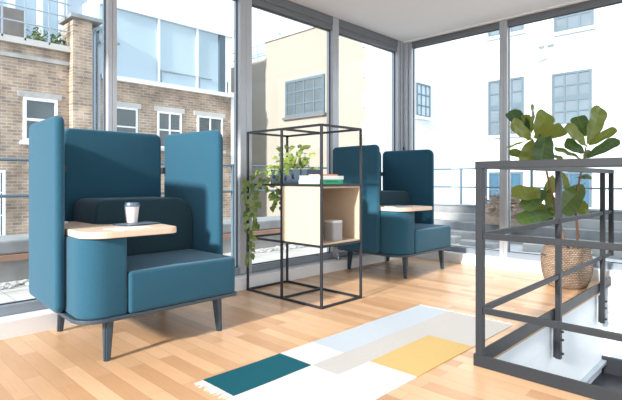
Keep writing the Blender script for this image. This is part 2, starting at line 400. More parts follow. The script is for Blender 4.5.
# ------------------------------------------------------------------ shelving unit of black square tube
X0, X1, X2 = -3.455, -2.998, -2.54; Y0, Y1 = 2.71, 3.195; R_ = 0.009
LV = [0.009, 0.482, 0.958, 1.428]
shelf = thing('shelving_unit', ((X0+X2)/2, (Y0+Y1)/2, 0), 'open black metal tube shelving unit with a plywood box, standing on the oak floor', 'shelving unit')
for x in (X0, X1, X2):
    for y in (Y0, Y1):
        part('upright', B((x-R_,y-R_,0), (x+R_,y+R_,LV[3]+R_), 0.0015), 'black', shelf)
for z in LV:
    for y in (Y0, Y1):
        for a, b in ((X0, X1), (X1, X2)):
            part('crossbar', B((a+R_,y-R_,z-R_), (b-R_,y+R_,z+R_)), 'black', shelf)
    for x in (X0, X1, X2):
        if z == LV[1] and x == X1: pass
        part('crossbar', B((x-R_,Y0+R_,z-R_), (x+R_,Y1-R_,z+R_)), 'black', shelf)
for a, b in ((X0, X1), (X1, X2)):
    part('shelf_panel', B((a+R_,Y0+R_,LV[2]+0.003), (b-R_,Y1-R_,LV[2]+0.009)), 'black', shelf)
# birch box: open towards the room (+x)
bx0, bx1, by0, by1, bz0, bz1, w = X1+R_+0.001, X2-R_-0.001+0.009, Y0-0.004, Y1-R_-0.001, LV[1]+R_+0.001, LV[2]-R_-0.001, 0.012
bm = bmesh.new()
box(bm, (bx0,by0,bz0), (bx1,by1,bz0+w)); box(bm, (bx0,by0,bz1-w), (bx1,by1,bz1))
box(bm, (bx0,by0,bz0+w), (bx0+w,by1,bz1-w)); box(bm, (bx0+w,by0,bz0+w), (X2-R_-0.001,by0+w,bz1-w)); box(bm, (bx0+w,by1-w,bz0+w), (bx1,by1,bz1-w))
part('plywood_box', bm, 'ply', shelf)

# speaker in the box
sx, sy = -2.635, 2.955
t = thing('speaker', (sx,sy,bz0+w), 'small grey fabric speaker with pale top inside the plywood box', 'speaker')
part('body', prism(rect(sx-0.055,sx+0.055,sy-0.06,sy+0.06,0.02), bz0+w, bz0+w+0.145, 'z', 0.003), 'speaker', t)
part('top_cap', prism(rect(sx-0.055,sx+0.055,sy-0.06,sy+0.06,0.02), bz0+w+0.1455, bz0+w+0.166, 'z', 0.004), 'speaker_top', t)

# books on the unit
BZ = LV[2]+0.0095
def book(cx, cy, w, l, z, th, ang, label, cover, spine_text=False):
    t = thing('book', (cx,cy,z), label, 'book', 'books stacked on the shelving unit')
    c = (cx, cy)
    def r(bm): return rot2(bm, c, ang)
    bm = bmesh.new()
    box(bm, (cx-w/2,cy-l/2,z), (cx+w/2,cy+l/2,z+0.003)); box(bm, (cx-w/2,cy-l/2,z+th-0.003), (cx+w/2,cy+l/2,z+th))
    box(bm, (cx+w/2-0.003,cy-l/2,z+0.003), (cx+w/2,cy+l/2,z+th-0.003))
    part('cover', r(bm), cover, t)
    part('pages', r(B((cx-w/2+0.004,cy-l/2+0.004,z+0.0031), (cx+w/2-0.0035,cy+l/2-0.004,z+th-0.0031))), 'paper', t)
    return t
bk = book(-2.70, 2.87, 0.24, 0.28, BZ, 0.036, 0.0, 'thick book with bright green spine, lowest of the stack', 'green_book')
book(-2.695, 2.875, 0.235, 0.285, BZ+0.0365, 0.030, 0.03, 'white covered book in the middle of the stack on the shelving unit', 'paper')
book(-2.70, 2.90, 0.14, 0.20, BZ+0.067, 0.012, -0.12, 'thin russet brown book lying on top of the stack', 'brown_book')
# illegible dark lettering along the green spine
bm = bmesh.new()
yy = 2.80; random.seed(3)
while yy < 2.95:
    l = random.uniform(0.006, 0.012); box(bm, (-2.5803,yy,BZ+0.013), (-2.5793,yy+l,BZ+random.choice((0.022,0.026)))); yy += l+0.003
part('spine_lettering', bm, 'green_ink', bk)

# ------------------------------------------------------------------ leaves
def leaf(bm, base, tip, nrm, width, shape='heart', tone=0.5, curl=0.15, fold=0.12):
    lay = bm.verts.layers.float.get('tone') or bm.verts.layers.float.new('tone')
    base = Vector(base); tip = Vector(tip); ax = tip-base; L = ax.length; ax.normalize()
    n = (Vector(nrm) - ax*Vector(nrm).dot(ax)).normalized(); s = ax.cross(n)
    prof = {'heart': [(0,0.25),(0.08,0.75),(0.22,1.0),(0.42,0.92),(0.62,0.68),(0.82,0.34),(1,0.0)],
            'fiddle': [(0,0.08),(0.06,0.34),(0.16,0.60),(0.30,0.76),(0.46,0.88),(0.62,0.99),(0.76,1.0),(0.88,0.84),(0.95,0.56),(1,0.12)]}[shape]
    fine = []
    nsub = 3 if shape == 'fiddle' else 1
    for a in range(len(prof)-1):
        for b in range(nsub):
            u = b/nsub; fine.append((prof[a][0]*(1-u)+prof[a+1][0]*u, prof[a][1]*(1-u)+prof[a+1][1]*u))
    fine.append(prof[-1])
    cols = (-1, -0.55, -0.05, 0, 0.05, 0.55, 1) if shape == 'fiddle' else (-1, -0.5, 0, 0.5, 1)
    rows = []
    for ri, (q, wd) in enumerate(fine):
        c = base + ax*(L*q) - n*(curl*L*(q*q)); h = wd*width/2
        row = []
        for k in cols:
            wav = math.sin(q*15+tone*20+(1.5 if k > 0 else 0))*0.022*L if shape == 'fiddle' else 0
            v = bm.verts.new(c + s*(h*k) + n*(fold*abs(k)*h + wav*abs(k)) + ax*(abs(k)*h*0.25 if shape == 'fiddle' else 0))
            tv = tone + (0.10 if k == 0 and shape != 'fiddle' else 0)
            if shape == 'fiddle': tv += 0.40 if k == 0 else (0.07 if ri % 3 == 0 else -0.02)
            v[lay] = max(0, min(1, tv)); row.append(v)
        rows.append(row)
    for i in range(len(rows)-1):
        for k in range(len(cols)-1):
            f = bm.faces.new((rows[i][k], rows[i][k+1], rows[i+1][k+1], rows[i+1][k])); f.smooth = True

# trailing plant in a long slate box
px0, px1, py0, py1, pz0, pz1 = -3.435, -2.955, 2.965, 3.165, BZ, 1.095
t = thing('trailing_plant', ((px0+px1)/2, (py0+py1)/2, pz0), 'green trailing houseplant in a long slate-blue trough on the shelving unit', 'plant')
bm = bmesh.new()
box(bm, (px0,py0,pz0), (px1,py0+0.008,pz1)); box(bm, (px0,py1-0.008,pz0), (px1,py1,pz1))
box(bm, (px0,py0+0.008,pz0), (px0+0.008,py1-0.008,pz1)); box(bm, (px1-0.008,py0+0.008,pz0), (px1,py1-0.008,pz1)); box(bm, (px0+0.008,py0+0.008,pz0), (px1-0.008,py1-0.008,pz0+0.006))
part('trough', bm, 'planter', t)
part('soil', B((px0+0.008,py0+0.008,pz0+0.006), (px1-0.008,py1-0.008,pz1-0.02)), 'soil', t)
random.seed(11)
st = bmesh.new(); lf = bmesh.new()
fwd = -fw
def pleaf(p, d, size, tone=None):
    d = Vector(d).normalized(); nr = Vector((random.uniform(-.5,.5), random.uniform(-.5,.5), random.uniform(0.2,1))) + fwd*0.9
    leaf(lf, p, p+d*size, nr, size*0.78, 'heart', random.uniform(0.1,0.9) if tone is None else tone, 0.18)
# upright growth above the trough
for i in range(56):
    r0 = Vector((px0+0.03+(px1-px0-0.09)*random.random()**1.4, random.uniform(py0+0.03, py1-0.03), pz1-0.02))
    hgt = random.uniform(0.03, 0.20)*(1.15 if r0.x < -3.15 else 0.8)
    e = r0 + Vector((random.uniform(-0.07,0.07), random.uniform(-0.10,0.05), hgt))
    tube(st, [r0, (r0+e)/2+Vector((0,0,hgt*0.2)), e], 0.0022, 5)
    pleaf(e, (random.uniform(-1,1), random.uniform(-1,0.5), random.uniform(-0.25,0.9)), random.uniform(0.05,0.08), random.uniform(0.35,1.0))
# trailing stems over the left end and the front
vines = [([(250,172),(246,182),(247,200),(249,218),(250,236),(249,252),(247,262)],4.28),
         ([(252,170),(254,184),(255,202),(253,220),(252,238),(252,254)],4.26),
         ([(249,168),(243,180),(245,198),(247,212),(246,228)],4.36),
         ([(256,172),(259,186),(258,202),(256,216),(257,224)],4.24),
          ([(258,170),(262,184),(272,192),(275,198),(272,206)],4.13),
         ([(268,170),(273,182),(279,192),(281,206)],4.12)]
for pts, d in vines:
    st0 = Vector((max(px0+0.03, P(pts[0][0],pts[0][1],d).x), py0+0.03, pz1-0.02))
    w = [st0, Vector((P(*pts[0],d).x, py0-0.02, pz1+0.035))] + [P(a, b, d) for a, b in pts[1:]]
    for q in w[2:]:
        if q.y > py0-0.03: q.y = min(q.y, py0-0.03)
    tube(st, w, 0.0026, 5)
    for i in range(1, len(w)-1 if len(w) > 3 else len(w)):
        for k in range(3):
            q = w[i].lerp(w[i+1], k/3)
            sd = random.choice((-1, 1))
            pleaf(q, rt*sd*random.uniform(0.3,1)+Vector((0,0,random.uniform(-1.3,-0.1)))+fwd*random.uniform(-0.1,0.5), random.uniform(0.042,0.068))
    pleaf(w[-1], Vector((0,0,-1))+rt*0.2, 0.06)
part('stems', st, 'stem', t)


def link_leaf(name, bm, mat, parent):
    me = D.meshes.new(name); o = D.objects.new(name, me); bm.to_mesh(me); bm.free(); me.materials.append(M[mat]); COL.objects.link(o)
    o.parent = parent; o.location = -wl(parent); return o
link_leaf('leaves', lf, 'pothos', t)

# ------------------------------------------------------------------ fiddle-leaf fig in a woven basket
pc = Vector((-1.445, 4.92, 0))
t = thing('potted_fig', pc, 'tall fiddle leaf fig with two stems in a woven basket behind the railing', 'potted plant')
prof = [(0.150,0.0),(0.168,0.01),(0.192,0.06),(0.214,0.13),(0.222,0.20),(0.218,0.26),(0.204,0.32),(0.196,0.365),(0.198,0.375),(0.190,0.378),(0.184,0.37),(0.182,0.33)]
link('basket', lathe(bmesh.new(), prof, pc, 48), 'basket', t, smooth=True, origin=pc)
bm = bmesh.new(); lathe(bm, [(0.178,0.331),(0.178,0.345)], pc, 24); part('soil', bm, 'soil', t)
for s in (-1, 1):
    h = bmesh.new()
    c0 = pc + rt*s*0.20 + Vector((0,0,0.30))
    tube(h, [c0+Vector((0,0,-0.06))+rt*s*0.004, c0+rt*s*0.022+fw*-0.03, c0+rt*s*0.022+fw*0.03, c0+Vector((0,0,-0.05))+fw*0.06+rt*s*0.004], 0.009, 6)
    part('handle', h, 'basket', t)
dp = 4.52
def trunk(pts, r0, r1, d=dp):
    bm = bmesh.new(); w = [P(a, b, d) for a, b in pts]; n = len(w)
    tube(bm, w, [r0+(r1-r0)*i/(n-1) for i in range(n)], 9); return bm
part('trunk', trunk([(567,256),(565,246),(562,232),(557,215),(553,198),(549,182),(545,165),(538,150),(532,139)], 0.016, 0.007), 'bark', t, smooth=True)
part('trunk', trunk([(573,256),(575,247),(578,237),(577,225),(575,207),(577,192),(580,178),(583,163),(586,148)], 0.015, 0.007, 4.5), 'bark', t, smooth=True)
lf = bmesh.new(); random.seed(5)
A = (466, 90)
L = [ # base x,y, tip x,y (crop units), width px, tone, normal tilt (up,side), which crop, depth offset base/tip
 (255,160,176,82,62,0.12,(.3,.2),90,0,.08), (262,170,274,55,26,0.55,(.1,.9),90,0,-.02), (256,170,238,96,40,0.85,(.2,.2),90,.02,.05),
 (262,195,190,130,58,0.80,(.5,-.2),90,0,-.12), (275,180,330,88,66,0.70,(.4,.2),90,.03,.06), (320,190,392,148,50,0.72,(.6,.2),90,.02,.0),
 (272,192,352,142,50,0.78,(.7,0),90,0,-.10), (318,160,306,285,74,0.16,(.35,.1),90,0,-.12), (262,200,245,288,60,0.70,(.3,-.3),90,.0,-.05),
 (262,262,178,246,34,0.45,(.6,0),90,.02,0), (250,200,160,226,9,0.9,(1,0),90,.0,.02), (285,215,262,262,40,0.35,(.5,0),90,.06,.06),
 (484,215,547,66,66,0.62,(.2,.3),90,0,.02), (478,185,446,104,58,0.25,(.3,-.1),90,.05,.10), (480,222,408,140,46,0.74,(.6,-.3),90,0,-.08),
 (488,222,600,148,32,0.62,(.9,.2),90,0,-.04), (474,250,400,206,50,0.18,(.6,-.2),90,.0,-.02), (480,270,610,192,40,0.15,(.9,.2),90,0,-.08),
 (455,272,360,226,26,0.5,(.9,0),90,0,-.05), (470,262,500,240,20,0.3,(.8,0),90,.0,.05), (330,262,392,272,20,0.7,(.8,0),90,.0,0),
 (330,215,192,205,56,0.72,(.6,-.1),140,0,-.10), (322,200,232,268,52,0.22,(.8,-.1),140,0,-.12), (352,290,212,312,56,0.20,(.9,0),140,0,-.14),
 (370,300,275,262,44,0.66,(.6,0),140,.05,.10), (468,180,380,280,78,0.30,(.5,.2),140,0,-.12), (380,262,492,272,50,0.66,(.6,.1),140,0,-.06),
 (345,140,332,212,44,0.74,(.3,.1),140,.04,.05), (384,128,408,196,30,0.70,(.3,.2),140,.04,.06), (445,150,502,145,20,0.22,(.8,.2),140,0,.0),
 (320,190,345,280,50,0.55,(.4,.1),140,.04,.08), (440,230,480,285,46,0.62,(.4,.1),140,.04,.10), (350,310,240,340,40,0.30,(.9,0),140,.05,.05),
 (520,255,470,262,20,0.8,(.5,0),90,.05,.05),
]
for bx, by, tx, ty, wd, tone, (up, sd), oy, db, dt in L:
    b0 = P(466+bx/3.987, oy+by/3.987, dp+db); t0 = P(466+tx/3.987, oy+ty/3.987, dp+dt)
    n = -fw*1.0 + Vector((0,0,1))*up + rt*sd
    leaf(lf, b0, t0, n, wd/3.987/F*dp*1.2, 'fiddle', tone, 0.10, 0.10)
    axd = (t0-b0); st = bmesh.new(); tube(st, [b0 - axd*0.12 + fw*0.01, b0+axd*0.03], 0.0035, 5); part('leaf_stalk', st, 'stem', t)
link_leaf('leaves', lf, 'fig', t)

# ------------------------------------------------------------------ rug
rx0, rx1, ry0, ry1 = -2.055, -1.315, 1.33, 3.32
def ruground(name, c): return plain(name, c, 0.95, 0, 0.05, 60, 0.6, 260, 0.1)
M['r_teal'] = ruground('rug_teal', (0.010, 0.092, 0.125)); M['r_white'] = ruground('rug_white', (0.68, 0.67, 0.65))
M['r_blue'] = ruground('rug_pale_blue', (0.47, 0.54, 0.61)); M['r_grey'] = ruground('rug_pale_grey', (0.50, 0.49, 0.48)); M['r_yel'] = ruground('rug_yellow', (0.58, 0.42, 0.18))
bm = bmesh.new()
xe = [rx0, -1.80, -1.615, rx1]; ye = [ry0, 1.845, 2.11, 2.73, ry1]
def rc(i, j):
    if i == 0: return 0 if j == 0 else (1 if j == 1 else 2)
    if i == 1: return 1 if j == 0 else 3
    return 1 if j < 2 else (4 if j == 2 else 3)
NX = 4; NY = 10
def wob(x, y): return 0.0055 + 0.0012*math.sin(y*9+x*5)
for i in range(3):
    for j in range(4):
        for a in range(NX):
            for b in range(NY):
                xa = xe[i]+(xe[i+1]-xe[i])*a/NX; xb = xe[i]+(xe[i+1]-xe[i])*(a+1)/NX
                ya = ye[j]+(ye[j+1]-ye[j])*b/NY; yb = ye[j]+(ye[j+1]-ye[j])*(b+1)/NY
                f = bm.faces.new([bm.verts.new((x, y, wob(x, y))) for x, y in ((xa,ya),(xb,ya),(xb,yb),(xa,yb))]); f.material_index = rc(i, j)
bmesh.ops.remove_doubles(bm, verts=bm.verts, dist=1e-5)
ex = bmesh.ops.extrude_face_region(bm, geom=bm.faces[:])
for v in ex['geom']:
    if isinstance(v, bmesh.types.BMVert): v.co.z = 0.0006
rug = thing('rug', ((rx0+rx1)/2, (ry0+ry1)/2, 0), 'flat woven rug with teal, white, pale blue and yellow blocks on the oak floor', 'rug')
link('woven_body', bm, None, rug, mats=['r_teal','r_white','r_blue','r_grey','r_yel'])
for yb, sg in ((ry0, -1), (ry1, 1)):
    bm = bmesh.new(); x = rx0+0.004
    while x < rx1:
        e = Vector((x+random.uniform(-0.008,0.008), yb+sg*random.uniform(0.035,0.06), 0.0025))
        tube(bm, [(x,yb,0.004), (x*0.5+e.x*0.5+random.uniform(-0.003,0.003), yb+sg*0.025, 0.004), e], [0.0024,0.003,0.0018], 5); x += 0.0085
    part('fringe', bm, 'fringe', rug)

# ------------------------------------------------------------------ stairwell railing
RX, RY = -1.158, 2.487; q = 0.019
rl = thing('railing', (RX, RY, 0), 'dark grey steel railing around the stairwell opening in the floor', 'railing')
for x, y, z0, z1 in ((RX,RY,0.006,1.08), (RX,3.76,-0.30,1.08), (RX,4.97,-0.30,1.08), (RX,5.275,0.28,1.08), (0.25,RY,0.006,1.08), (0.98,RY,0.006,1.08)):
    part('post', B((x-q,y-q,z0), (x+q,y+q,z1), 0.002), 'steel', rl)
for z, hh, tk in ((1.081,0.019,0.021), (0.70,0.016,0.011), (0.30,0.016,0.011)):
    part('handrail' if z > 1 else 'rail', B((RX-tk if z>1 else RX-tk, RY-tk, z-hh), (1.0, RY+tk, z+hh), 0.002), 'steel', rl)
    part('handrail' if z > 1 else 'rail', B((RX-tk, RY+tk, z-hh), (RX+tk, 5.29, z+hh), 0.002), 'steel', rl)
part('kick_plate', B((-1.186, RY-0.024, 0.001), (1.0, RY-0.012, 0.064), 0.001), 'steel', rl)
part('kick_plate', B((-1.186, RY-0.010, -0.018), (-1.176, 5.36, 0.064), 0.001), 'steel', rl)
for y in (3.76, 4.97):
    for z in (-0.10, -0.16, -0.26):
        bm = bmesh.new(); tube(bm, [(RX+q, y, z), (RX+q+0.016, y, z)], 0.010, 6); part('bolt', bm, 'black', rl)
    part('bracket', B((-1.1865,y-0.03,-0.29), (RX-q+0.001,y+0.03,-0.05)), 'black', rl)

# ------------------------------------------------------------------ steel stair seen below
sp = thing('staircase', (-0.9, 4.5, -2.9), 'dark steel staircase down in the white stairwell beyond the railing', 'staircase')
zt_, x_ = -0.70, -1.20
for k in range(7):
    xx = -1.22 + k*0.0; 
step_h, step_d = 0.185, 0.25
for s_ in (0, 1):
    y_ = 5.17 - s_*0.85
    pts = []
    for k in range(8):
        xx = -1.21 + k*step_d; zz = -0.72 - k*step_h
        pts += [(xx, zz+0.06), (xx+step_d+0.03, zz+0.06)]
    low = [(p[0]-0.0, p[1]-0.24) for p in pts[::-2]]
    part('stringer', prism([Vector(p) for p in pts] + [Vector((pts[-1][0], pts[-1][1]-0.12)), Vector((pts[0][0], pts[0][1]-0.30))], y_-0.015, y_+0.015, 'y'), 'steel', sp)
part('landing_edge', B((-1.2085, 3.6, -0.72), (-1.165, 5.15, -0.69), 0.002), 'zinc', sp)
part('landing_edge', B((-1.144, 5.19, -0.70), (-0.90, 5.1985, -0.62), 0.002), 'zinc', sp)
part('landing_edge', B((-1.144, 4.30, -0.72), (-1.10, 4.34, -0.69), 0.002), 'steel', sp)
for k in range(8):
    xx = -1.21 + k*step_d; zz = -0.72 - k*step_h - (0.12 if k == 0 else 0.0)
    part('tread', B((xx+0.002, 4.34, zz+0.001), (xx+step_d+0.015, 5.15, zz+0.03), 0.002), 'black', sp)
    part('riser_frame', B((xx+step_d-0.02, 4.34, zz-step_h+0.032), (xx+step_d-0.002, 5.15, zz-0.001)), 'black', sp)
for y_ in (4.31,):
    bm = bmesh.new(); box(bm, (-1.2,y_-0.015,-2.9), (-1.16,y_+0.015,-1.0)); part('leg', bm, 'steel', sp)
    bm = bmesh.new(); box(bm, (0.5,y_-0.015,-2.9), (0.54,y_+0.015,-2.1)); part('leg', bm, 'steel', sp)

# small polished door stop on the plinth behind the shelving unit
c = PX(338, 249, -3.54); c.z = 0.1101
t = thing('door_stop', c, 'small polished metal stop on the white window ledge behind the shelving unit', 'door stop')
part('foot', lathe(bmesh.new(), [(0.028,0),(0.028,0.008),(0.016,0.014),(0.012,0.03)], c, 16), 'chrome', t, smooth=False)
part('bumper', lathe(bmesh.new(), [(0.016,0.031),(0.022,0.04),(0.022,0.055),(0.012,0.062)], c, 16), 'alu', t)

# ------------------------------------------------------------------ terrace outside
bm = bmesh.new(); box(bm, (-5.75,-6,-0.35), (-3.745,12,-0.06)); struct('terrace_floor', bm, 'paving')
bm = bmesh.new(); box(bm, (-3.743,5.585,-0.35), (6,8.05,-0.06)); struct('terrace_floor_back', bm, 'gravel')
# gravel along the parapet, single pebbles
bm = bmesh.new(); random.seed(9)
for i in range(420):
    x = random.uniform(-5.62,-5.38); y = random.uniform(0.2, 7.0); r = random.uniform(0.015,0.035)
    bmesh.ops.create_icosphere(bm, subdivisions=1, radius=r, matrix=Matrix.Translation((x,y,-0.06+r*0.5)) @ Matrix.Diagonal((1,1.2,0.7,1)))
for i in range(420):
    x = random.uniform(-3.4,0.6); y = random.uniform(6.2, 6.9); r = random.uniform(0.015,0.035)
    bmesh.ops.create_icosphere(bm, subdivisions=1, radius=r, matrix=Matrix.Translation((x,y,-0.06+r*0.5)) @ Matrix.Diagonal((1.2,1,0.7,1)))
o = link('pebbles', bm, 'pebble'); tag(o, 'white and dark pebbles strewn along the edges of the terrace', 'pebbles', kind='stuff')

pr = thing('parapet', (-6.0, 3, -0.06), 'low lead-covered parapet along the left edge of the terrace', 'parapet')
part('wall', B((-6.3,-6,-0.35), (-5.76,9.2,0.16)), 'lead2', pr)
part('board', B((-5.80,-6,0.161), (-5.70,9.2,0.22)), 'redbrown', pr)
part('lead_capping', B((-6.35,-6,0.221), (-5.74,9.2,0.37), 0.02), 'lead', pr)
bk2 = thing('roof_upstand', (-2, 8.6, -0.06), 'stepped grey felt roof edge beyond the right-hand windows', 'roof')
part('step', B((-5.7,8.051,-0.3), (6,8.33,0.07), 0.01), 'lead2', bk2)
part('step', B((-5.7,8.331,-0.3), (6,8.60,0.22), 0.01), 'lead', bk2)
part('step', B((-5.7,8.601,-0.3), (6,8.80,0.36), 0.01), 'lead2', bk2)
part('step', B((-5.7,8.801,-0.3), (6,9.4,0.50), 0.01), 'lead', bk2)
part('board', B((-5.7,8.76,0.501), (6,8.82,0.53)), 'zinc', bk2)
# pale stone slabs lying on the gravel
random.seed(13)
for k in range(9):
    x = -5.2+k*0.95+random.uniform(-.2,.2); y = random.uniform(7.0,7.75); 
    tag(link('stone_slab', rot2(B((x-0.30,y-0.13,-0.059), (x+0.30,y+0.13,0.0+random.uniform(0,0.05)), 0.008), (x,y), random.uniform(-.3,.3)), random.choice(('concrete','lead2','lead'))), 'grey stone slab lying on the gravel outside the right-hand windows', 'slab', 'slabs on the terrace gravel')

def rail_fence(name, pts, posts, label, zs, zb, r=0.020):
    t = thing(name, (*posts[0], zb), label, 'railing', 'terrace guard rails')
    for z in zs:
        bm = bmesh.new(); tube(bm, [(x, y, z) for x, y in pts], r*0.8, 6); part('rail', bm, 'zinc_d', t)
    for x, y in posts: part('post', B((x-r,y-r,zb), (x+r,y+r,zs[0]+r), 0.002), 'zinc_d', t)
M['zinc_d'] = plain('dark_blue_grey_rail', (0.11, 0.17, 0.22), 0.5)
xr = -5.15
rail_fence('terrace_railing', [(xr,-5,), (xr,PX(333,167,xr).y)], [(xr,-2.2),(xr,-0.7),(xr,0.8),(xr,2.2),(xr,PX(233,167,xr).y),(xr,PX(333,167,xr).y)], 'dark metal guard rail on the terrace outside the left windows', [1.19, 0.85], -0.058)
rail_fence('terrace_railing', [(-6.0,8.9), (5.5,8.9)], [(PY(461,170,8.9).x,8.9),(PY(486,170,8.9).x,8.9),(PY(531.7,170,8.9).x,8.9),(PY(602,170,8.9).x+0.3,8.9),(-5.9,8.9),(0,8.9),(1.6,8.9),(3.2,8.9)], 'blue-grey guard rail on the roof edge outside the right-hand windows', [1.22, 0.86], 0.502)

# dry shrub heap behind the railing
bm = bmesh.new(); random.seed(21)
for i in range(500):
    a = PY(random.gauss(508, 9), random.uniform(196, 214), 8.0 + random.uniform(-0.2, 0.5)); a.z = max(a.z, 0.32); d = Vector((random.uniform(-1,1), random.uniform(-1,1), random.uniform(-0.5,1))).normalized()*0.09
    e = a+d; s = d.cross(Vector((random.random(), random.random(), random.random()))).normalized()*0.02
    bm.faces.new([bm.verts.new(v) for v in (a-s, a+s, e+s*0.4, e-s*0.4)])
sh = thing('dry_shrub', (PY(520,214,8.2).x, 8.2, 0.3), 'tan dry shrub on the roof seen between the railing posts', 'shrub')
bmesh.ops.create_icosphere(bm, subdivisions=3, radius=0.5, matrix=Matrix.Translation((PY(507,208,8.2).x, 8.25, 0.36)) @ Matrix.Diagonal((0.95,0.4,0.42,1)))
for v in bm.verts: v.co += Vector((random.uniform(-1,1),random.uniform(-1,1),random.uniform(-1,1)))*0.03; v.co.z = max(v.co.z, 0.225)
part('foliage', bm, 'tanshrub', sh)

# ------------------------------------------------------------------ brick building across the terrace (faces +x)
XB = -14.0
def wx(px, py, x=XB): return PX(px, py, x)
def extwin(t, x, y0, y1, z0, z1, nv, nh, fr='extwhite', gl='extglass', w=0.06, sill=True, axis='x', lintel=None, bar=0.03, midrail=None):
    """sash window on a facade: frame, glazing bars, pane, sill"""
    sg = 1
    def bb(bm, u0, u1, w0, w1, d0, d1):
        if axis == 'x': box(bm, (x+d0, u0, w0), (x+d1, u1, w1))
        else: box(bm, (u0, x-d1, w0), (u1, x-d0, w1))
    bm = bmesh.new()
    bb(bm, y0, y0+w, z0, z1, 0.0, 0.05); bb(bm, y1-w, y1, z0, z1, 0.0, 0.05); bb(bm, y0+w, y1-w, z1-w, z1, 0.0, 0.05); bb(bm, y0+w, y1-w, z0, z0+w, 0.0, 0.05)
    for k in range(1, nv): u = y0+(y1-y0)*k/nv; bb(bm, u-bar/2, u+bar/2, z0+w, z1-w, 0.0, 0.045)
    for k in range(1, nh):
        u = z0+(z1-z0)*k/nh; hb = bar*1.8 if midrail == k else bar/2
        bb(bm, y0+w, y1-w, u-hb, u+hb, 0.0, 0.04)
    f = part('window', bm, fr, t)
    bm = bmesh.new(); bb(bm, y0+w, y1-w, z0+w, z1-w, 0.004, 0.02); part('pane', bm, gl, f)
    if sill: bm = bmesh.new(); bb(bm, y0-0.08, y1+0.08, z0-0.09, z0, 0.0, 0.12); part('sill', bm, sill if isinstance(sill, str) else 'extwhite', f)
    if lintel: bm = bmesh.new(); bb(bm, y0-0.12, y1+0.12, z1, z1+0.16, 0.0, 0.03); part('lintel', bm, lintel, f)

bb1 = thing('brick_building', (XB, 2.0, -4), 'yellow brick building with roof terrace and planter, seen through the leftmost window', 'building')
yA = wx(100,60).y; zl = wx(40,48).z
part('wall', B((XB-4,-8,-4), (XB,yA-0.001,zl)), 'brick', bb1)
part('ledge', B((XB-0.2,-8,zl), (XB+0.12,wx(69,50).y,zl+0.16)), 'concrete', bb1)
part('string_course', B((XB,-8,zl-0.36), (XB+0.06,wx(69,50).y,zl-0.26)), 'lead2', bb1)
# pier with cap
yp0, yp1 = wx(69,60).y, wx(88,60).y; zp = wx(80,23).z
part('pier', B((XB-0.5,yp0,-4), (XB+0.30,yp1,zp)), 'brick', bb1)
part('pier_cap', B((XB-0.55,yp0-0.1,zp), (XB+0.45,yp1+0.25,zp+0.10)), 'lead', bb1)
# roof storey behind
zr = 9.5
part('roof_storey', B((XB-4,-8,zl+0.01), (XB-1.6,yA,zr)), 'skyglass', bb1)
for px in (12, 40, 62): 
    y = PX(px,20,XB-1.5).y; part('frame_post', B((XB-1.6,y-0.08,zl+0.01), (XB-1.5,y+0.08,zr)), 'extwhite', bb1)
part('slatted_screen', B((XB-1.45,wx(66,10,XB-1.4).y,zl), (XB-1.3,wx(86,10,XB-1.4).y,zr)), 'zinc', bb1)
part('timber_trough', B((XB-0.9,-2,zl+0.17), (XB-0.35,wx(24,30,XB-0.35).y,zl+1.0)), 'timber', bb1)
bm = bmesh.new(); random.seed(4)
for i in range(240):
    a = Vector((XB-0.3+random.uniform(-.1,.1), random.uniform(wx(32,40).y, wx(66,40).y), zl+0.16+random.random()**2*0.4)); s = Vector((random.uniform(-1,1),random.uniform(-1,1),random.uniform(-1,1)))*0.09; u = Vector((random.uniform(-1,1),random.uniform(-1,1),random.uniform(-1,1)))*0.09
    bm.faces.new([bm.verts.new(v) for v in (a, a+s, a+s+u, a+u)])
part('terrace_plants', bm, 'leaf_out', bb1)
for z in (zl+0.55, zl+0.95, zl+1.3):
    bm = bmesh.new(); tube(bm, [(XB+0.1,-8,z),(XB+0.1,yp0,z)], 0.022, 5); part('guard_rail', bm, 'zinc', bb1)
for px in (1, 24, 48):
    y = wx(px,20).y; part('guard_post', B((XB+0.08,y-0.02,zl+0.1), (XB+0.12,y+0.02,zl+1.3)), 'zinc', bb1)
a, b = wx(23,97), wx(57,97); zb = wx(23,141).z
extwin(bb1, XB, a.y, b.y, zb, a.z, 1, 2, w=0.07, bar=0.07, lintel='lead2')
for px in (-62, -110):
    y = wx(px,97).y; extwin(bb1, XB, y, y+0.85, zb, a.z, 1, 2, w=0.09, bar=0.10)
extwin(bb1, XB, wx(-6,200).y, wx(5,200).y, wx(0,238).z, wx(0,170).z, 2, 3, w=0.07)
# rain pipes curving round the pier
for px, r in ((89.5,0.045), (92.5,0.045), (97,0.05)):
    y = wx(px,60).y; bm = bmesh.new(); zt_ = wx(px, 27 if px < 95 else 40).z
    tube(bm, [(XB+0.12,y,-4),(XB+0.12,y,zt_-0.25),(XB+0.12,y+0.06,zt_-0.08),(XB+0.12,y+0.22,zt_),(XB+0.12,y+0.6,zt_)], r, 8)
    part('drainpipe', bm, 'zinc', bb1)

